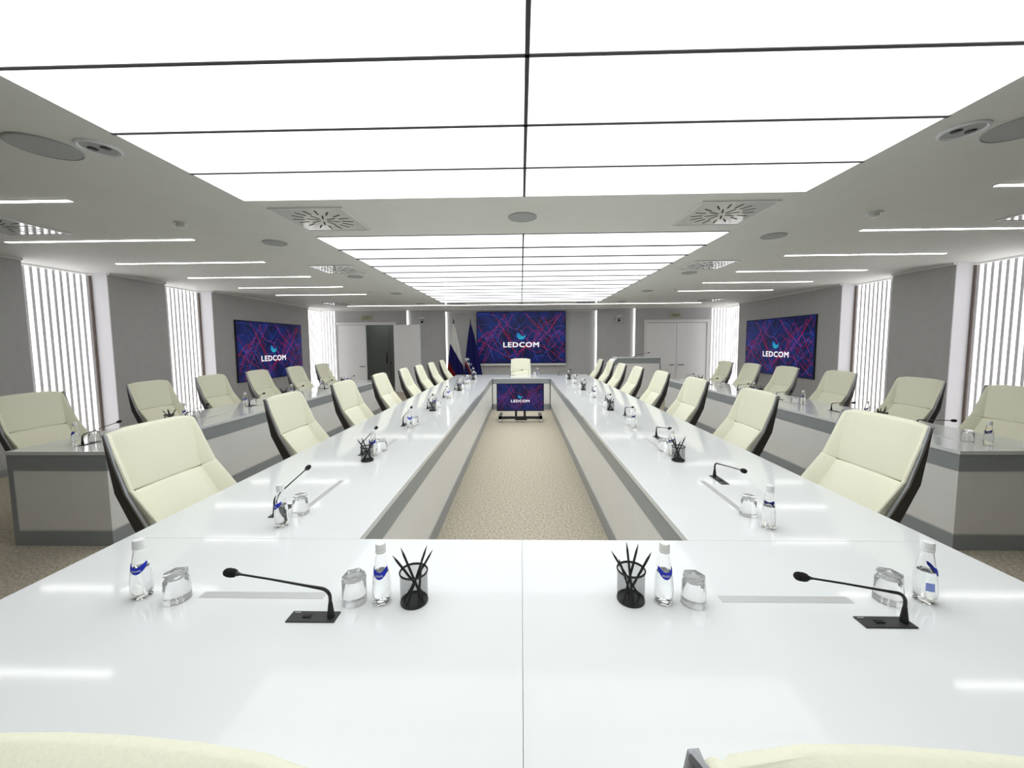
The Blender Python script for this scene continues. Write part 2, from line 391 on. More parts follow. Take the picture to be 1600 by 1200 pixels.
# ------------------------------------------------------------------ ceiling fittings
def disc_me(name, rad, h, ring, face):
    a = MB().lathe([(0, 0), (rad, 0), (rad, -h * .6), (rad - .008, -h), (rad - .014, -h * .9), (0, -h * .9)], 32).mesh(name + '_ring', ring, 35)
    return a
def speaker(x, y, rad, label):
    root = empty('ceiling_speaker', (x, y, CZ), label=label, cat='speaker', group='round ceiling speakers')
    MB().lathe([(0, 0), (rad, 0), (rad, -.007), (rad - .006, -.010), (rad - .008, -.006), (0, -.006)], 36).build('rim', 'speaker', root, smooth=35)
    MB().lathe([(rad - .009, -.007), (rad * .6, -.0085), (0, -.009)], 36).build('grille', 'speaker', root, smooth=35)
speaker(.02, 3.44, .125, 'round grey ceiling speaker between the two glowing ceiling fields')
speaker(.02, 10.62, .11, 'round grey ceiling speaker beyond the far glowing field, before the end wall')
for s, nm in ((-1, 'left'), (1, 'right')):
    for i, (x, y, r) in enumerate(((2.615, 2.14, .15), (2.64, 4.16, .12), (2.68, 6.26, .12), (2.7, 8.36, .12), (2.735, 10.53, .12))):
        speaker(s * x, y, r, 'round grey ceiling speaker %s of the glowing fields, %s' % (nm, nth(i, 5)))
    # recessed twin downlight
    root = empty('downlight', (s * 2.33, 2.16, CZ), label='round recessed white downlight in the %s ceiling beside the near glowing field' % nm, cat='ceiling light')
    MB().lathe([(.078, 0), (.098, 0), (.098, -.006), (.088, -.012), (.078, -.004)], 32).build('ring', 'white_print', root, smooth=30)
    MB().lathe([(0, -.001), (.078, -.001), (.078, -.004), (0, -.006)], 32).build('baffle', 'speaker', root, smooth=30)
    for q in (-1, 1):
        MB().lathe([(0, -.011), (.02, -.0105), (.024, -.006)], 16, 0, 0).build('lamp_lens', 'charcoal', root, smooth=50).location = (q * .036, 0, 0)
    for i, (x, y, r) in enumerate(((3.04, 3.46, .05), (3.2, 8.15, .05))):
        sd = empty('smoke_detector', (s * x, y, CZ), label='small white smoke detector in the %s ceiling, %s of two' % (nm, ('nearer', 'farther')[i]), cat='smoke detector')
        MB().lathe([(0, 0), (r, 0), (r, -.012), (r * .92, -.016), (0, -.016)], 24).build('base', 'grey_plastic', sd, smooth=35)
        MB().lathe([(0, -.016), (r * .72, -.016), (r * .76, -.03), (r * .45, -.045), (0, -.047)], 24).build('sensor_head', 'grey_plastic', sd, smooth=35)
slot_me = MB().box(-.0065, .0065, -.048, .048, -.0015, 0).mesh('slot', 'black')
def vent(x, y, label):
    root = empty('air_diffuser', (x, y, CZ), label=label, cat='air vent', group='square ceiling air diffusers')
    MB().box(-.305, .305, -.305, -.292, -.012, 0).box(-.305, .305, .292, .305, -.012, 0).box(-.305, -.292, -.292, .292, -.012, 0).box(.292, .305, -.292, .292, -.012, 0).build('frame', 'trim', root)
    MB().box(-.292, .292, -.292, .292, -.008, 0).build('plate', 'plate', root)
    for k in range(8):
        a = 2 * math.pi * k / 8 + .39
        obj('slot', slot_me, root, (.085 * math.cos(a), .085 * math.sin(a), -.008), a - math.pi / 2)
    for k in range(16):
        a = 2 * math.pi * k / 16 + .196
        obj('slot', slot_me, root, (.20 * math.cos(a), .20 * math.sin(a), -.008), a - math.pi / 2)
for s, nm in ((-1, 'left'), (1, 'right')):
    vent(s * 1.73, 3.43, 'square air diffuser between the two glowing ceiling fields, %s one' % nm)
    vent(s * 2.66, 5.65, 'square air diffuser %s of the far glowing field' % nm)
    vent(s * 4.68, 3.43, 'square air diffuser in the %s ceiling between two linear lights near the wall' % nm)
    vent(s * 1.78, 10.58, 'square air diffuser just beyond the far glowing field, %s one' % nm)
    vent(s * 4.9, 10.3, 'square air diffuser in the far %s ceiling above the door' % nm)

# ------------------------------------------------------------------ screens
def picture(parent, W, H, y):
    """navy moving-line picture on a screen, facing -y, centred at x=0, z=0"""
    rnd = random.Random(11)
    reds, blues, viol = MB(), MB(), MB()
    for i in range(27):
        mb = (reds, blues, reds, blues, viol)[i % 5]
        A = rnd.uniform(.10, .42) * H; fq = rnd.uniform(.7, 2.4); ph = rnd.uniform(0, 6.28); c = rnd.uniform(-.42, .42) * H
        B = rnd.uniform(.02, .10) * H; f2 = rnd.uniform(2, 5); p2 = rnd.uniform(0, 6.28); sl = rnd.uniform(-.3, .3) * H
        th = rnd.uniform(.0011, .0025) * H; yy = y - .0006 - i * .00002
        pts = []
        N = 90
        for k in range(N + 1):
            u = k / N
            z = c + A * math.sin(2 * math.pi * fq * u + ph) + B * math.sin(2 * math.pi * f2 * u + p2) + sl * (u - .5)
            dz = (A * 2 * math.pi * fq * math.cos(2 * math.pi * fq * u + ph) + B * 2 * math.pi * f2 * math.cos(2 * math.pi * f2 * u + p2) + sl) / W
            n = math.sqrt(1 + dz * dz)
            pts.append(((u - .5) * W * .985, z, -dz / n * th, 1 / n * th))
        for a, b in zip(pts, pts[1:]):
            if max(abs(a[1]), abs(b[1])) > H * .485 or rnd.random() < .07: continue
            mb.add([(a[0] - a[2], yy, a[1] - a[3]), (b[0] - b[2], yy, b[1] - b[3]), (b[0] + b[2], yy, b[1] + b[3]), (a[0] + a[2], yy, a[1] + a[3])], [(0, 1, 2, 3)])
    for mb, m in ((viol, 'screen_violet'), (blues, 'screen_blue'), (reds, 'screen_red')):
        mb.build('picture_lines', m, parent, kind='stuff')
    vs, fs = text_mesh('LEDCOM', .118 * H * 1.15, 0, 1.22, 1.12)
    mb = MB()
    for q, (ox, oz) in enumerate(((-1, -1), (1, -1), (-1, 1), (1, 1), (0, 0))):      # heavy weight: the word struck five times
        mb.add([(p[0] + ox * .0042 * H, y - .004 - q * .0001, p[1] + oz * .003 * H - .145 * H) for p in vs], fs)
    mb.build('lettering', 'screen_white', parent)
    # crescent drop
    lg = MB(); k = H * .0095
    outer = [(k * 9 * math.cos(a), k * 9 * math.sin(a) * 1.0) for a in [R(150 + 10 * i) for i in range(22)]]
    inner = [(k * (4.2 + 7.2 * math.cos(a)), k * (5.2 + 7.5 * math.sin(a))) for a in [R(350 - 10.5 * i) for i in range(16)]]
    poly = outer + inner
    cz = .05 * H
    n0 = len(outer); n1 = len(inner)
    vs = [(p[0], y - .0035, p[1] + cz) for p in outer] + [(p[0], y - .0035, p[1] + cz) for p in inner]
    fs = []
    for i in range(21):
        j0 = n0 + round((21 - i) / 21 * (n1 - 1)); j1 = n0 + round((20 - i) / 21 * (n1 - 1))
        fs.append((i, i + 1, j1, j0) if j0 != j1 else (i, i + 1, j0))
    lg.add(vs, fs)
    lg.add([(k * 1.0 + k * 1.4 * math.cos(a), y - .0035, cz + k * 9.5 + k * 1.4 * math.sin(a)) for a in [R(30 * i) for i in range(12)]], [tuple(range(12))])
    lg.build('logo', 'logo', parent)

def wall_screen(name, W, H, loc, rz, label, thick=.03):
    root = empty(name, loc, rz, label=label, cat='screen')
    MB().box(-W / 2, W / 2, -thick, 0, -H / 2, H / 2).build('housing', 'black', root)
    MB().box(-W / 2 + .012, W / 2 - .012, -thick - .003, -thick, -H / 2 + .012, H / 2 - .012).build('display', 'screen_bg', root)
    picture(root, W - .03, H - .03, -thick - .004)
    return root
wall_screen('wall_screen', 2.49, 1.375, (-WX - .0, 9.45, 1.42), R(90), 'dark blue screen with red and blue lines on the left wall')
wall_screen('wall_screen', 2.49, 1.375, (WX + .0, 9.47, 1.43), R(-90), 'dark blue screen with red and blue lines on the right wall')
ws = wall_screen('video_wall', 2.86, 1.66, (0.005, BY + .2, 1.735), 0, 'largest dark blue screen, on the end wall behind the head chair', .12)
MB().box(-1.43, 1.43, -.12, 0, -.895, -.832).build('bottom_ledge', 'trim', ws)

# ------------------------------------------------------------------ main table
def profile_side(root, x0, x1, y0, y1, face, ztop=.72):
    """band, panel, line and plinth along a straight edge; face: (axis, sign) that the panel looks to"""
    ax, sg, c = face
    def slab(off, th, z0, z1, name, m):
        a = c - sg * off; b = c - sg * (off + th); lo, hi = sorted((a, b))
        if ax == 'x': MB().box(lo, hi, y0, y1, z0, z1).build(name, m, root)
        else: MB().box(x0, x1, lo, hi, z0, z1).build(name, m, root)
    slab(.006, .03, .607, ztop, 'apron_band', 'band')
    slab(.012, .024, .145, .607, 'side_panel', 'panel')
    slab(.010, .026, .125, .145, 'trim_line', 'alu')
    slab(.008, .03, 0, .125, 'plinth', 'band')
mt = empty('conference_table', (0, 0, 0), label='large white glossy rectangular ring conference table in the middle of the room', cat='table')
OX, IX, NY0, NY1, FY0, FY1 = 1.66, .672, .58, 1.515, 8.92, 9.85
for x0, x1, y0, y1 in ((-OX, -.0004, NY0, NY1 - .0004), (.0004, OX, NY0, NY1 - .0004), (-OX, -IX, NY1 + .0004, FY0 - .0004), (IX, OX, NY1 + .0004, FY0 - .0004), (-OX, OX, FY0 + .0004, FY1)):
    bevel(MB().box(x0, x1, y0, y1, .72, TZ).build('tabletop', 'white_gloss', mt), .0015, 2)
profile_side(mt, 0, 0, NY1, FY0, ('x', 1, -IX))
profile_side(mt, 0, 0, NY1, FY0, ('x', -1, IX))
profile_side(mt, -IX + .007, IX - .007, 0, 0, ('y', -1, FY0))
profile_side(mt, -IX + .007, IX - .007, 0, 0, ('y', 1, NY1))
for y in (NY1 - .1, NY1 + 1.8, NY1 + 3.7, NY1 + 5.6, FY1 - .12):
    for s in (-1, 1):
        a, b = sorted((s * .71, s * 1.12)); MB().box(a, b, y - .02, y + .02, 0, .72).build('support_panel', 'panel', mt)

def side_table(s, nm):
    root = empty('side_table', (s * 3.57, 2.8, 0), label='long white glossy table along the %s wall with grey band' % nm, cat='table')
    L = 5.74; hw = .4
    top = MB().box(-hw, hw, 0, L, .722, TZ).build('tabletop', 'white_gloss', root); bevel(top, .0015, 2)
    inner = -s * hw            # towards the room centre
    def slab(x0, x1, y0, y1, z0, z1, n, m):
        a, b = sorted((x0, x1)); MB().box(a, b, y0, y1, z0, z1).build(n, m, root)
    si = s
    for off, th, z0, z1, n, m in ((.006, .03, .6, .722, 'apron_band', 'band'), (.012, .024, .13, .6, 'side_panel', 'panel'), (.010, .026, .118, .13, 'trim_line', 'alu'), (.008, .03, 0, .118, 'plinth', 'band')):
        slab(inner + si * off, inner + si * (off + th), off, L - off, z0, z1, n, m)                       # long side
        slab(inner + si * (off + th), -inner - si * (.045 if n == 'side_panel' else .004), off, off + th, z0, z1, n, m)          # near end
        slab(inner + si * (off + th), -inner - si * .004, L - off - th, L - off, z0, z1, n, m)            # far end
    slab(-inner - si * .045, -inner - si * .004, .008, .036, .118, .6, 'end_post', 'band')
    return root
stl = side_table(-1, 'left'); str_ = side_table(1, 'right')

# ------------------------------------------------------------------ chairs
def lerp(a, b, t): return a + (b - a) * t
def chair():
    root = empty('conference_chair')
    NC = 22
    def cushion(name, rows, crown_top, round_top, round_bot, back):
        """rows: list of (z, y, w_in, w_out, fwd)"""
        mb = MB(); NR = 14; grid = []
        def row(t):
            f = t * (len(rows) - 1); i = min(int(f), len(rows) - 2); g = f - i
            return [lerp(a, b, g) for a, b in zip(rows[i], rows[i + 1])]
        ln = sum(math.dist(rows[i][:2], rows[i + 1][:2]) for i in range(len(rows) - 1))
        ts = [0, .015, .04, .08] + [.08 + .84 * i / 9 for i in range(1, 9)] + [.92, .96, .985, 1]
        for t in ts:
            z, y, wi, wo, fw = row(t)
            a = row(max(0, t - .05)); b = row(min(1, t + .05)); tx, tz = b[1] - a[1], b[0] - a[0]; q = math.hypot(tx, tz); ny, nz = -tz / q, tx / q
            if ny < 0: ny, nz = -ny, -nz
            us = [-1, -.985, -.95] + [-lerp(1, wi / wo, k) * .0 - lerp(.95, wi / wo + .03, k) for k in (.35, .7)] + [-(wi / wo + .03), -wi / wo, -(wi / wo - .03)]
            us = us + [lerp(-(wi / wo - .03), 0, k) for k in (.33, .66)] + [0]
            us = us + [-u for u in us[:-1]][::-1]
            r = []
            for u in us:
                x = u * wo; ax = abs(x)
                off = .012 * (1 - (ax / wi) ** 2) if ax < wi else fw * (ax - wi) / (wo - wi)
                if abs(ax - wi) < 1e-4: off -= .003
                d = min(wo - ax, 1e9); e = .022
                if d < e: off -= e * .7 * (1 - math.sqrt(max(0, 1 - (1 - d / e) ** 2)))
                if round_top and t * ln < round_top: off -= round_top * (1 - math.sqrt(max(0, 1 - (1 - t * ln / round_top) ** 2)))
                if round_bot and (1 - t) * ln < round_bot: off -= round_bot * (1 - math.sqrt(max(0, 1 - (1 - (1 - t) * ln / round_bot) ** 2)))
                cz = crown_top * (1 - u ** 6) * (1 - t)
                r.append((x, y + ny * off, z + cz + nz * off))
            grid.append((r, [(p[0] * .95, y - back * (1 - .75 * u ** 4) * ny, z - back * (1 - .75 * u ** 4) * nz + crown_top * (1 - u ** 6) * (1 - t)) for p, u in zip(r, us)]))
        n = len(grid[0][0]); m = len(grid)
        vs = [p for g in grid for p in g[0]] + [p for g in grid for p in g[1]]; B = n * m
        fs = []
        for i in range(m - 1):
            for j in range(n - 1):
                fs.append((i * n + j, i * n + j + 1, (i + 1) * n + j + 1, (i + 1) * n + j))
                fs.append((B + i * n + j, B + (i + 1) * n + j, B + (i + 1) * n + j + 1, B + i * n + j + 1))
        for j in range(n - 1):
            fs.append((j, B + j, B + j + 1, j + 1)); k = (m - 1) * n + j; fs.append((k, k + 1, B + k + 1, B + k))
        for i in range(m - 1):
            a, b = i * n, (i + 1) * n; fs.append((a, b, B + b, B + a)); a += n - 1; b += n - 1; fs.append((a, B + a, B + b, b))
        mb.add(vs, fs); return mb.build(name, 'leather', root, smooth=50)
    cushion('upper_backrest', [(1.130, -.064, .226, .246, .008), (.85, 0, .195, .258, .058)], .026, .018, .004, .034)
    cushion('lower_backrest', [(.8485, .001, .195, .258, .058), (.62, .155, .185, .262, .075), (.50, .25, .18, .265, .08)], 0, .005, .02, .03)
    cushion('seat', [(.485, .20, .2, .262, .03), (.46, .45, .2, .262, .02), (.45, .66, .2, .255, .0)], 0, .02, .04, .06)
    # wooden shell: rows of (z, y_front, y_back, half width)
    rows = [(1.134, -.070, -.095, .256), (1.0, -.032, -.076, .258), (.85, .028, -.042, .268), (.70, .115, .030, .272), (.55, .22, .105, .272), (.43, .35, .19, .268), (.40, .44, .24, .262)]
    sh, rim = MB(), MB()
    us = [0, .3, .55, .68, .8, .92]
    n = 11
    vs = []; rv = []
    for i, (z, yf, yb, wd) in enumerate(rows):
        xs = [(-wd, yf)] + [(-u * (wd - .02) / .92 * 1.0, yb - .018 * (1 - u * u)) for u in us[::-1]] + [(u * (wd - .02) / .92, yb - .018 * (1 - u * u)) for u in us[1:]] + [(wd, yf)]
        for x, y in xs:                                   # the top edge of the shell dips between the two corners
            q = min(1, max(0, (wd - abs(x)) / .11)); dip = .075 * (3 * q * q - 2 * q ** 3) if i == 0 else 0
            vs.append((x, y, z - dip))
        for s in (-1, 1):
            rv += [(s * wd, yf - .004, z), (s * (wd + .002), yf + .008, z), (s * (wd - .010), yf + .010, z), (s * (wd - .012), yf - .02, z)]
    nn = len(xs)
    fs = [(i * nn + j, i * nn + j + 1, (i + 1) * nn + j + 1, (i + 1) * nn + j) for i in range(len(rows) - 1) for j in range(nn - 1)]
    fs.append(tuple((len(rows) - 1) * nn + j for j in range(nn)))
    edge = [Vector(p) for p in vs[:nn]]
    sh.add(vs, fs)
    shell = sh.build('wooden_shell', 'wood', root, smooth=35)
    MB().tube([p + Vector((0, .002, 0)) for p in edge], .006, 6).build('top_rim', 'rim', root, smooth=50)
    for si in (0, 1):
        f2 = []
        for i in range(len(rows) - 1):
            a = i * 8 + si * 4; b = a + 8
            for q in range(4): f2.append((a + q, a + (q + 1) % 4, b + (q + 1) % 4, b + q))
        a = si * 4; f2.append((a, a + 1, a + 2, a + 3)); a += 8 * (len(rows) - 1); f2.append((a, a + 3, a + 2, a + 1))
        rb = MB(); used = sorted({i for f in f2 for i in f}); mp = {k: q for q, k in enumerate(used)}
        rb.add([rv[k] for k in used], [tuple(mp[i] for i in f) for f in f2]); rb.build('side_rim', 'rim', root, smooth=30)
    # pedestal
    MB().box(-.14, .14, .28, .58, .375, .40).build('seat_plate', 'black_metal', root)
    MB().lathe([(0, .10), (.045, .10), (.045, .16), (.028, .17), (.028, .375), (0, .375)], 16, 0, .42).build('gas_column', 'chrome', root, smooth=35)
    for k in range(5):
        a = 2 * math.pi * k / 5 + .3
        lg = MB().tube([(0, .42, .115), (.16 * math.cos(a), .42 + .16 * math.sin(a), .105), (.29 * math.cos(a), .42 + .29 * math.sin(a), .075)], [.028, .022, .016], 8).build('base_leg', 'chrome', root, smooth=40)
        MB().tube([(.28 * math.cos(a) - .02 * math.sin(a), .42 + .28 * math.sin(a) + .02 * math.cos(a), .03), (.28 * math.cos(a) + .02 * math.sin(a), .42 + .28 * math.sin(a) - .02 * math.cos(a), .03)], .03, 12).build('caster', 'black', lg, smooth=40)
    return root
ch0 = chair(); note_kids(); first = [True]
def put_chair(x, y, deg, label, group):
    o = ch0 if first[0] else copy_tree(ch0); first[0] = False
    o.location = (x, y, 0); o.rotation_euler = (0, 0, R(deg)); tag(o, label, 'chair', group)
CL = [1.98, 3.12, 4.17, 5.25, 6.35, 7.30, 8.30, 9.45]; CR = [2.11, 3.21, 4.33, 5.38, 6.47, 7.50, 8.43, 9.50]
for i, y in enumerate(CL): put_chair(-1.89, y, -90 + (0, 1, -1, 0, 2, 0, -1, 0)[i], 'cream leather chair on the left of the main table, %s' % nth(i, 8), 'chairs along the main table')
for i, y in enumerate(CR): put_chair(1.89, y, 90 + (0, -1, 1, 0, 0, 1, 0, 0)[i], 'cream leather chair on the right of the main table, %s' % nth(i, 8), 'chairs along the main table')
SL = [3.20, 4.28, 5.16, 6.09, 7.12, 8.1]; SR = [3.35, 4.19, 5.21, 6.24, 7.18, 8.08]
for i, y in enumerate(SL): put_chair(-4.19, y, -90, 'cream leather chair behind the left side table, %s' % nth(i, 6), 'chairs behind the side tables')
for i, y in enumerate(SR): put_chair(4.19, y, 90, 'cream leather chair behind the right side table, %s' % nth(i, 6), 'chairs behind the side tables')
put_chair(-.01, 10.1, 180, 'cream leather head chair at the far end under the big screen', 'chairs at the table ends')
put_chair(-.40, .412, -3, 'cream leather chair at the bottom edge, left of the tabletop seam', 'chairs at the table ends')
put_chair(.43, .412, -4, 'cream leather chair at the bottom edge, right of the tabletop seam', 'chairs at the table ends')

# ------------------------------------------------------------------ things on the tables: one of each kind
def make_mic():
    root = empty('gooseneck_microphone')                 # origin: middle of the base plate, neck leans to -x
    bevel(MB().box(-.072, .072, -.0225, .0225, 0, .004).build('base_plate', 'charcoal', root), .002, 2)
    MB().box(-.03, -.006, -.007, .004, .004, .007).build('talk_button', 'black', root)
    MB().box(-.064, -.046, .015, .0165, .004, .0043).build('mark', 'cap', root)
    MB().lathe([(0, .004), (.010, .004), (.010, .010), (.0065, .04), (.005, .05), (0, .05)], 14, .052, 0).build('boot', 'black', root, smooth=40)
    pts = [(.052, 0, .045)] + [(.052 - .03 * (1 - math.cos(a)), 0, .062 + .028 * math.sin(a)) for a in [R(11 * i) for i in range(8)]]
    pts += [(-.02, 0, .098), (-.12, 0, .116), (-.21, 0, .1305)]
    rad = [.005] + [.0048] * 8 + [.0036, .003, .003]
    MB().tube(pts, rad, 8).build('gooseneck', 'black_metal', root, smooth=50)
    hd = MB(); ax = Vector((-.09, 0, .0145)).normalized(); p0 = Vector((-.205, 0, .1297))
    prof = [(0, .003), (.008, .004), (.016, .007), (.018, .0075)]
    hd.tube([p0 + ax * a for a, r in prof], [r for a, r in prof], 12); hd.build('microphone_collar', 'charcoal', root, smooth=50)
    ws_ = MB(); prof = [(.018, .006), (.021, .0105), (.030, .0125), (.042, .0125), (.050, .0105), (.055, .006), (.0565, .001)]
    ws_.tube([p0 + ax * a for a, r in prof], [r for a, r in prof], 14); ws_.build('windscreen', 'foam', root, smooth=60)
    return root
BP = [(0, .0025), (.024, .0), (.0265, .004), (.0285, .018), (.0292, .045), (.0282, .066), (.0245, .095), (.0195, .125), (.0155, .148), (.0138, .160), (.0138, .166)]
def br(z):
    for (r0, z0), (r1, z1) in zip(BP[1:], BP[2:]):
        if z0 <= z <= z1: return lerp(r0, r1, (z - z0) / (z1 - z0))
    return .0138
def make_bottle():
    root = empty('water_bottle')
    inner = [(max(0, r - .0022), z) for r, z in BP[2:]]
    prof = BP + [(inner[-1][0], .166)] + inner[::-1][1:] + [(.02, .008), (0, .008)]
    MB().lathe(prof, 28).build('glass_body', 'glass', root, smooth=40)
    wp = [(0, .0085), (.0195, .0085)] + [(r - .0026, z) for r, z in BP[3:6]] + [(br(.098) - .0026, .098), (0, .098)]
    MB().lathe(wp, 24).build('water', 'water', root, smooth=40)
    cp = [(0, .157), (.0158, .157), (.0165, .159), (.0165, .163), (.0155, .164), (.0155, .181), (.014, .185), (0, .185)]
    cp = [(r, z + .002) for r, z in cp]
    MB().lathe(cp, 20).build('cap', 'cap', root, smooth=30)
    lb = MB(); vs = []; fs = []; n = 20; am = 1.25
    def P(a, z, o=.0007): r = br(z) + o; return (r * math.sin(a), -r * math.cos(a), z)
    for i in range(n + 1):
        a = -am + 2 * am * i / n; q = a / am
        topz = .118 - .013 * math.cos(q * math.pi / 2) ** 2 + .0
        botz = topz - (.0055 + .0155 * math.sqrt(max(0, 1 - q * q)))
        for k in range(4): vs.append(P(a, lerp(topz, botz, k / 3)))
    for i in range(n):
        for k in range(3): fs.append((i * 4 + k, i * 4 + k + 1, (i + 1) * 4 + k + 1, (i + 1) * 4 + k))
    lb.add(vs, fs); l_ = lb.build('front_label', 'label_blue', root, smooth=60)
    tv, tf = text_mesh('PEARL', .0078, .0001, 1.1)
    MB().add([P(x / .024, .0945 + y, .0012) for x, y in tv], tf).build('lettering', 'white_print', l_)
    return root
def back_label(root):
    def P(a, z, o=.0007): r = br(z) + o; return (r * math.sin(a), -r * math.cos(a), z)
    bl = MB(); vs = []; fs = []
    for i in range(7):
        a = -1.55 - .36 + .72 * i / 6; vs += [P(a, .045), P(a, .070)]
    for i in range(6): fs.append((2 * i, 2 * i + 1, 2 * i + 3, 2 * i + 2))
    bl.add(vs, fs).build('back_label', 'label_pale', root, smooth=60)
def make_glass():
    root = empty('drinking_glass')                        # upside-down tumbler with six-sided foot
    out = [(.0345, 0), (.0365, .001), (.0365, .003), (.0362, .04), (.0355, .062), (.036, .074), (.0345, .087), (.032, .0895), (0, .0885)]
    ins = [(0, .073), (.026, .073), (.0315, .066), (.0338, .04), (.0345, 0)]
    hx = [0, 0, 0, .15, .55, 1, 1, 1, 0, 0, .0, .3, .1, 0]
    MB().lathe(out + ins, 36, hexes=hx).build('tumbler', 'glass', root, smooth=25)
    return root
def make_cup():
    root = empty('pencil_cup')
    r, h = .0415, .100
    MB().lathe([(0, 0), (r, 0), (r + .0012, .003), (r, .008), (r - .0015, .008), (r - .0015, .003), (0, .003)], 32).build('base', 'black_metal', root, smooth=40)
    MB().lathe([(r - .0015, h - .005), (r + .0022, h - .005), (r + .0028, h - .001), (r + .001, h + .0015), (r - .0015, h)], 32).build('rim', 'black_metal', root, smooth=40)
    ms = MB(); vs = []; fs = []; K = 56; S = 14; hw = .00042
    for d in (-1, 1):
        for k in range(K):
            for q in range(S + 1):
                z = .006 + (h - .009) * q / S; a = 2 * math.pi * k / K + d * q / S * 1.5
                dz = hw / math.cos(.62)
                for e in (-1, 1):
                    aa = a + e * hw / r * 1.2
                    vs.append(((r + d * .0002) * math.cos(aa), (r + d * .0002) * math.sin(aa), z))
            b = len(vs) - 2 * (S + 1)
            for q in range(S): fs.append((b + 2 * q, b + 2 * q + 1, b + 2 * q + 3, b + 2 * q + 2))
    ms.add(vs, fs).build('mesh_wall', 'black_metal', root, kind='stuff')
    return root
def pencil_me():
    return MB().tube([(0, 0, 0), (0, 0, .150), (0, 0, .174)], [.0037, .0037, .0006], 6).mesh('pencil', 'black')
mic0, bot0, gla0, cup0 = make_mic(), make_bottle(), make_glass(), make_cup()
pen_me = pencil_me()
note_kids()
used = {}
def put(o, x, y, z, rz, label, cat, group):
    c = copy_tree(o) if used.get(o.name) else o
    used[o.name] = True
    c.location = (x, y, z); c.rotation_euler = (0, 0, rz); tag(c, label, cat, group); return c
def pencils(x, y, z, rot, where, lean):
    for k, (a, t) in enumerate(lean):
        a = R(a) + rot
        rb = .030 if t > .3 else .012; of = .011 * (k - 2)            # sideways step keeps crossing pencils apart
        bx, by = -rb * math.cos(a) - of * math.sin(a) * .8, -rb * math.sin(a) + of * math.cos(a) * .8
        tx, ty = .031 * math.cos(a) - of * math.sin(a) * .6, .031 * math.sin(a) + of * math.cos(a) * .6
        d = Vector((tx - bx, ty - by, .1)).normalized()
        p = bpy.data.objects.new('pencil', pen_me); col.objects.link(p)
        p.rotation_mode = 'QUATERNION'; p.rotation_quaternion = Vector((0, 0, 1)).rotation_difference(d)
        p.location = (x + bx, y + by, z + .0045)
        tag(p, 'black pencil in the mesh cup %s' % where, 'pencil', 'pencils in the cup %s' % where)
LEAN = [(200, .4), (150, .4), (60, .4), (20, .4), (300, .2)]

def seat_xy(cx, cy, deg, u, v):
    c, s = math.cos(R(deg)), math.sin(R(deg)); return cx + c * u - s * v, cy + s * u + c * v
def mic_at(cx, cy, deg, v, label, turn=0):
    x, y = seat_xy(cx, cy, deg, .215, v); put(mic0, x, y, TZ, R(deg + turn), label, 'microphone', 'gooseneck table microphones')
def slot_at(root, cx, cy, deg, v):
    x, y = seat_xy(cx, cy, deg, 0, v); l = root.location
    o = obj('slot_cover', slotc_me, root, (x - l.x, y - l.y, TZ), R(deg))
slotc_me = MB().box(-.2, .2, -.015, .015, -.002, .0012).mesh('slot_cover', 'alu')
slotc_me2 = None

# near end: two seats facing the camera-far side
for cx, nm in ((-.83, 'left'), (.815, 'right')):
    mic_at(cx, NY0, 0, .48, 'black gooseneck microphone on the front of the main table, %s one' % nm)
    slot_at(mt, cx, NY0, 0, .577)
NB = [(-1.22, 1.150, 200, 'far left'), (-.438, 1.136, 5, 'left of the seam'), (.437, 1.146, -3, 'right of the seam'), (1.24, 1.160, 65, 'far right')]
for x, y, rz, nm in NB:
    b_ = put(bot0, x, y, TZ, R(rz if rz != 200 else 22), 'clear water bottle with blue label, front row, ' + nm, 'bottle', 'water bottles on the tables')
    if nm == 'far right': back_label(b_)
for x, y, rz, nm in ((-1.092, 1.135, 10, 'far left'), (-.524, 1.133, 25, 'left of the seam'), (.525, 1.138, 0, 'right of the seam'), (1.128, 1.158, 40, 'far right')):
    put(gla0, x, y, TZ, R(rz), 'upturned clear glass tumbler, front row, ' + nm, 'glass', 'upturned tumblers on the tables')
for x, y, nm in ((-.52, 1.131, 'under the tumbler left of the seam'), (-.436, 1.134, 'under the bottle left of the seam'), (.528, 1.136, 'under the tumbler right of the seam')):
    pass
for x, y, nm, rot in ((-.337, 1.135, 'on the front row left of the seam', 0), (.338, 1.152, 'on the front row right of the seam', .5)):
    put(cup0, x, y, TZ, 0, 'black wire mesh pencil cup ' + nm, 'pencil cup', 'pencil cups on the tables'); pencils(x, y, TZ, rot, nm, LEAN)

def row(table, side, deg, ex, seats, n, vm, vs_, bu, short, bottle_v):
    """one row of places along an arm: outer edge x = ex, place centres 'seats'"""
    for i, y in enumerate(seats):
        wh = nth(i, n)
        mic_at(ex, y, deg, vm, 'black gooseneck microphone on the %s, %s' % (short, wh))
        slot_at(table, ex, y, deg, vs_)
        d = bu if i % 2 == 0 else bu * .75
        x1, y1 = seat_xy(ex, y, deg, d + (0.03 if d > 0 else -.03), bottle_v); x2, y2 = seat_xy(ex, y, deg, d - (.095 if d > 0 else -.095), bottle_v + .012)
        put(bot0, x1, y1, TZ, R(deg + 180 + 25 * (i % 3) - 120), 'clear water bottle on the %s, %s' % (short, wh), 'bottle', 'water bottles on the tables')
        put(gla0, x2, y2, TZ, R(17 * i), 'upturned clear tumbler on the %s, %s' % (short, wh), 'glass', 'upturned tumblers on the tables')
        if i % 2 == 1:
            x3, y3 = seat_xy(ex, y, deg, (d / abs(d)) * .40, bottle_v + .0)
            k = i // 2; nm = 'on the %s, %s' % (short, nth(k, n // 2))
            put(cup0, x3, y3, TZ, 0, 'black wire mesh pencil cup ' + nm, 'pencil cup', 'pencil cups on the tables'); pencils(x3, y3, TZ, .7 * k + (0 if ex < 0 else 1.2), nm, LEAN)
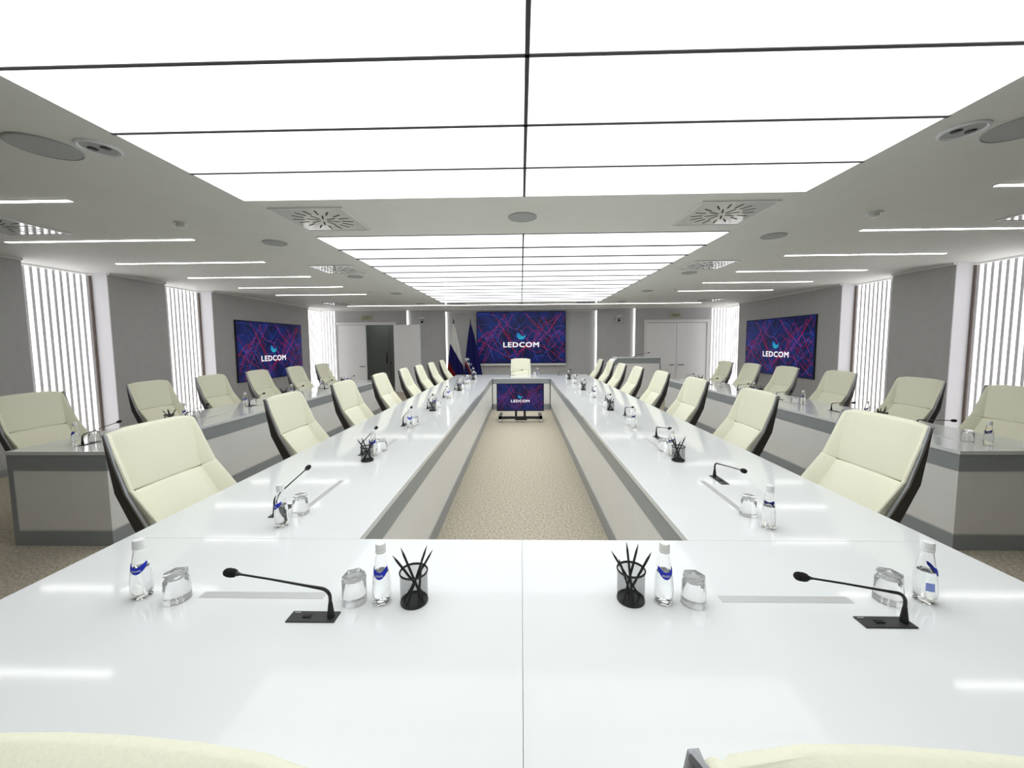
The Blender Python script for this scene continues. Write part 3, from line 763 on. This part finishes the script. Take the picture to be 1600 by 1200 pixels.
MS = [1.99 + .985 * k for k in range(8)]
SS = [3.25 + .96 * k for k in range(6)]
row(mt, 'left', -90, -OX, MS, 8, .50, .60, .335, "main table's left arm", .595)
row(mt, 'right', 90, OX, MS, 8, .515, .62, -.335, "main table's right arm", .60)
row(stl, 'left', -90, -3.97, SS, 6, .41, .475, .24, 'left side table', .36)
row(str_, 'right', 90, 3.97, SS, 6, .39, .475, -.27, 'right side table', .43)
# far end of the main table
for x, nm in ((-1.2, 'left of the head chair'), (0, 'before the head chair'), (1.2, 'right of the head chair')):
    mic_at(x, FY1, 180, .28, 'black gooseneck microphone on the far end of the main table, ' + nm)
put(bot0, .41, 9.62, TZ, 0, 'clear water bottle on the far end of the main table beside the head chair', 'bottle', 'water bottles on the tables')
put(gla0, .33, 9.62, TZ, 0, 'upturned clear tumbler on the far end of the main table beside the head chair', 'glass', 'upturned tumblers on the tables')

# ------------------------------------------------------------------ rolling display in the table opening
tv = empty('rolling_display', (-.02, 7.5, 0), label='small dark blue display on a black wheeled stand in the table opening', cat='screen')
W, H = .93, .545
MB().box(-W / 2, W / 2, 0, .05, .218, .218 + H).build('housing', 'black', tv)
dsp = MB().box(-W / 2 + .012, W / 2 - .012, -.003, 0, .218 + .012, .218 + H - .012).build('display', 'screen_bg', tv)
pic = empty('picture', (0, 0, .218 + H / 2)); pic.parent = tv
picture(pic, W - .03, H - .03, -.004)
for s in (-1, 1):
    MB().box(s * .086 - .022, s * .086 + .022, .03, .075, .06, .62).build('upright', 'black_metal', tv)
    MB().box(s * .40 - .03, s * .40 + .03, -.05, .42, .075, .115).build('foot_beam', 'black_metal', tv)
    for y in (-.02, .38):
        MB().tube([(s * .40 - .018, y, .032), (s * .40 + .018, y, .032)], .032, 14).build('caster', 'chrome', tv, smooth=40)
        MB().box(s * .40 - .008, s * .40 + .008, y - .015, y + .015, .032, .08).build('caster_fork', 'black_metal', tv)
MB().box(-.43, .43, -.05, .02, .07, .115).build('cross_beam', 'black_metal', tv)
MB().box(-.10, .13, -.03, .06, .04, .07).build('cable_box', 'black_metal', tv)

# ------------------------------------------------------------------ lectern
lc = empty('lectern', (3.12, 10.2, 0), label='white lectern with grey band standing before the closed door', cat='lectern')
MB().box(-.57, .57, -.02, .5, 1.14, 1.17).build('top', 'white_gloss', lc)
MB().box(-.555, .555, 0, .03, 1.0, 1.14).build('grey_band', 'band', lc)
MB().box(-.545, .53, .006, .03, .1, 1.0).build('front_panel', 'panel', lc)
MB().box(.53, .56, 0, .45, 0, 1.0).build('side_post', 'band', lc)
MB().box(-.555, .53, .004, .03, 0, .1).build('plinth', 'band', lc)
wing = MB().prism([(-.57, 1.17), (-.78, .98), (-.78, .95), (-.57, 1.14)], 'y', -.02, .5).build('sloping_wing', 'white_gloss', lc)
MB().prism([(-.57, 1.14), (-.78, .95), (-.78, .82), (-.57, 1.0)], 'y', 0, .03).build('wing_band', 'band', lc)
MB().prism([(-.57, 1.0), (-.78, .82), (-.78, 0), (-.57, 0)], 'y', .006, .03).build('wing_panel', 'panel', lc)
lm = empty('gooseneck_microphone', (3.05, 10.4, 1.17), label='thin black gooseneck microphone on top of the lectern', cat='microphone')
MB().lathe([(0, 0), (.03, 0), (.03, .012), (.008, .02), (0, .02)], 14).build('base', 'black', lm, smooth=40)
MB().tube([(0, 0, .015), (.01, 0, .035), (.06, 0, .05), (.36, 0, .1)], [.006, .006, .005, .004], 8).build('gooseneck', 'black_metal', lm, smooth=50)
MB().tube([(.35, 0, .0985), (.36, 0, .1), (.38, 0, .1035), (.4, 0, .107), (.41, 0, .1085)], [.005, .012, .014, .011, .002], 10).build('windscreen', 'foam', lm, smooth=60)

# ------------------------------------------------------------------ flags
def flag_mat(kind):
    m = bpy.data.materials.new('flag_' + kind); m.use_nodes = True
    nt = m.node_tree; b = nt.nodes['Principled BSDF']; b.inputs['Roughness'].default_value = 0.6; b.inputs['Specular IOR Level'].default_value = 0.2
    tc = nt.nodes.new('ShaderNodeTexCoord'); sp = nt.nodes.new('ShaderNodeSeparateXYZ'); nt.links.new(tc.outputs['Object'], sp.inputs[0])
    a = nt.nodes.new('ShaderNodeMath'); a.operation = 'MULTIPLY_ADD'; a.inputs[1].default_value = 1.8 if kind == 'tricolour' else 1.9
    nt.links.new(sp.outputs['X'], a.inputs[0]); nt.links.new(sp.outputs['Z'], a.inputs[2])       # q = z + k*x : diagonal bands
    r = nt.nodes.new('ShaderNodeValToRGB'); r.color_ramp.interpolation = 'CONSTANT'; e = r.color_ramp.elements
    mr = nt.nodes.new('ShaderNodeMapRange'); mr.inputs['From Min'].default_value = 0; mr.inputs['From Max'].default_value = 3
    nt.links.new(a.outputs[0], mr.inputs['Value']); nt.links.new(mr.outputs[0], r.inputs['Fac'])
    if kind == 'tricolour':
        e[0].position = 0; e[0].color = (0.13, 0.003, 0.003, 1); e[1].position = .238; e[1].color = (0.002, 0.003, 0.075, 1)
        k = e.new(.455); k.color = (0.62, 0.62, 0.60, 1)
    else:
        e[0].position = 0; e[0].color = (0.002, 0.003, 0.075, 1); e[1].position = .19; e[1].color = (0.13, 0.004, 0.01, 1)
        k = e.new(.236); k.color = (0.6, 0.6, 0.64, 1)
        k = e.new(.244); k.color = (0.002, 0.003, 0.075, 1)
    nt.links.new(r.outputs['Color'], b.inputs['Base Color'])
    return m
def flag(x, y, kind, label, wl, wr, top):
    root = empty('flag', (x, y, 0), label=label, cat='flag')
    MB().lathe([(0, 0), (.16, 0), (.16, .02), (.03, .05), (.02, .09), (0, .09)], 20).build('stand', 'chrome', root, smooth=35)
    MB().tube([(0, 0, .08), (0, 0, top - .18)], .014, 10).build('pole', 'brown_edge', root, smooth=50)
    MB().tube([(0, 0, top - .20), (0, 0, top - .15), (0, 0, top - .07), (0, 0, top)], [.022, .024, .016, .001], 10).build('finial', 'charcoal', root, smooth=50)
    vs = []; fs = []; NR, NCc = 22, 40
    for i in range(NR + 1):
        t = i / NR; z = lerp(top - .18, .55, t)
        g = min(1, t ** .8 * 1.0)
        for j in range(NCc + 1):
            u = j / NCc; xx = lerp(-wl, wr, u) * (.04 + .96 * g)
            ph = u * 5.2 * math.pi
            yy = -.03 - .055 * g * math.sin(u * math.pi) - .030 * g * math.cos(ph) - .01
            vs.append((xx, yy, z))
    for i in range(NR):
        for j in range(NCc): fs.append((i * (NCc + 1) + j, i * (NCc + 1) + j + 1, (i + 1) * (NCc + 1) + j + 1, (i + 1) * (NCc + 1) + j))
    c = MB().add(vs, fs).build('cloth', flag_mat(kind), root, smooth=60)
    s = c.modifiers.new('thickness', 'SOLIDIFY'); s.thickness = .004
    return root, vs, NR, NCc
flag(-2.08, 11.9, 'tricolour', 'white blue and red tricolour flag hanging on a pole', .22, .33, 2.35)
fl, fvs, NR, NCc = flag(-1.55, 11.85, 'navy', 'dark blue flag with white ornament hanging beside the tricolour', .22, .36, 2.35)
# white stepped ornament printed along the border of the dark flag
def cloth_pt(x, z, o=.012):
    t = (2.17 - z) / (2.17 - .55); g = min(1, max(0.001, t) ** .8); wtot = .22 + .36
    u = (x / (.04 + .96 * g) + .22) / wtot; u = min(1, max(0, u))
    return (x, -.03 - .055 * g * math.sin(u * math.pi) - .030 * g * math.cos(u * 5.2 * math.pi) - .01 - o, z)
orn = MB()
dx, dz = 1 / math.hypot(1, 1.9), -1.9 / math.hypot(1, 1.9)      # along the border
px, pz = -dz, dx                                                    # into the cloth
def ornpt(a, b):
    x, z = -.2 + dx * a + px * b, 1.112 + dz * a + pz * b; return cloth_pt(x, z)
for k in range(4):
    a0 = .02 + .155 * k
    for poly in ([(0, .01), (.10, .01), (.04, .13)], [(.07, .07), (.12, .075), (.10, .135), (.075, .12)], [(.115, .012), (.14, .012), (.13, .05)]):
        orn.add([ornpt(a0 + p[0], p[1]) for p in poly], [tuple(range(len(poly)))])
orn.build('ornament', 'white_print', fl)

# ------------------------------------------------------------------ cameras and signs on the end wall
def ptz(x, z, nm, turn):
    root = empty('wall_camera', (x, BY + .10, z), label='white pan and tilt camera on the end wall, %s' % nm, cat='camera')
    MB().box(-.08, .08, -.15, 0, .07, .085).build('bracket', 'grey_plastic', root)
    b = MB().box(-.075, .075, -.155, -.015, .085, .13).build('base', 'grey_plastic', root); bevel(b, .012, 3)
    for s in (-1, 1): bevel(MB().box(s * .075 - .012, s * .075 + .012, -.12, -.05, -.06, .09).build('yoke_arm', 'grey_plastic', root), .006, 2)
    hd = obj('camera_head', None, root, (0, -.085, -.03), R(turn))
    MB().tube([(0, -.08, -.0), (0, -.05, 0), (0, .04, 0), (0, .06, 0)], [.052, .06, .06, .045], 20).build('head_shell', 'grey_plastic', hd, smooth=40)
    MB().tube([(0, -.1, 0), (0, -.078, 0)], [.04, .042], 20).build('lens', 'black', hd, smooth=40)
ptz(-3.16, 2.28, 'beside the open door', 12)
ptz(3.10, 2.28, 'right of the big screen', -12)
def exit_sign(x, z, nm):
    root = empty('exit_sign', (x, BY - .002, z), label='small yellowish exit sign above the %s door' % nm, cat='sign')
    MB().box(-.165, .165, -.035, 0, -.055, .055).build('housing', 'exit_box', root)
    MB().box(-.14, .15, -.038, -.035, -.042, .042).build('sign_face', 'exit_face', root)
    vs, fs = text_mesh('ВЫХОД', .082, .002, 1.0)
    MB().add([(p[0], -.0395, p[1]) for p in vs], fs).build('lettering', 'exit_text', root)
exit_sign(-4.94, 2.4, 'open left')
exit_sign(4.86, 2.4, 'closed right')
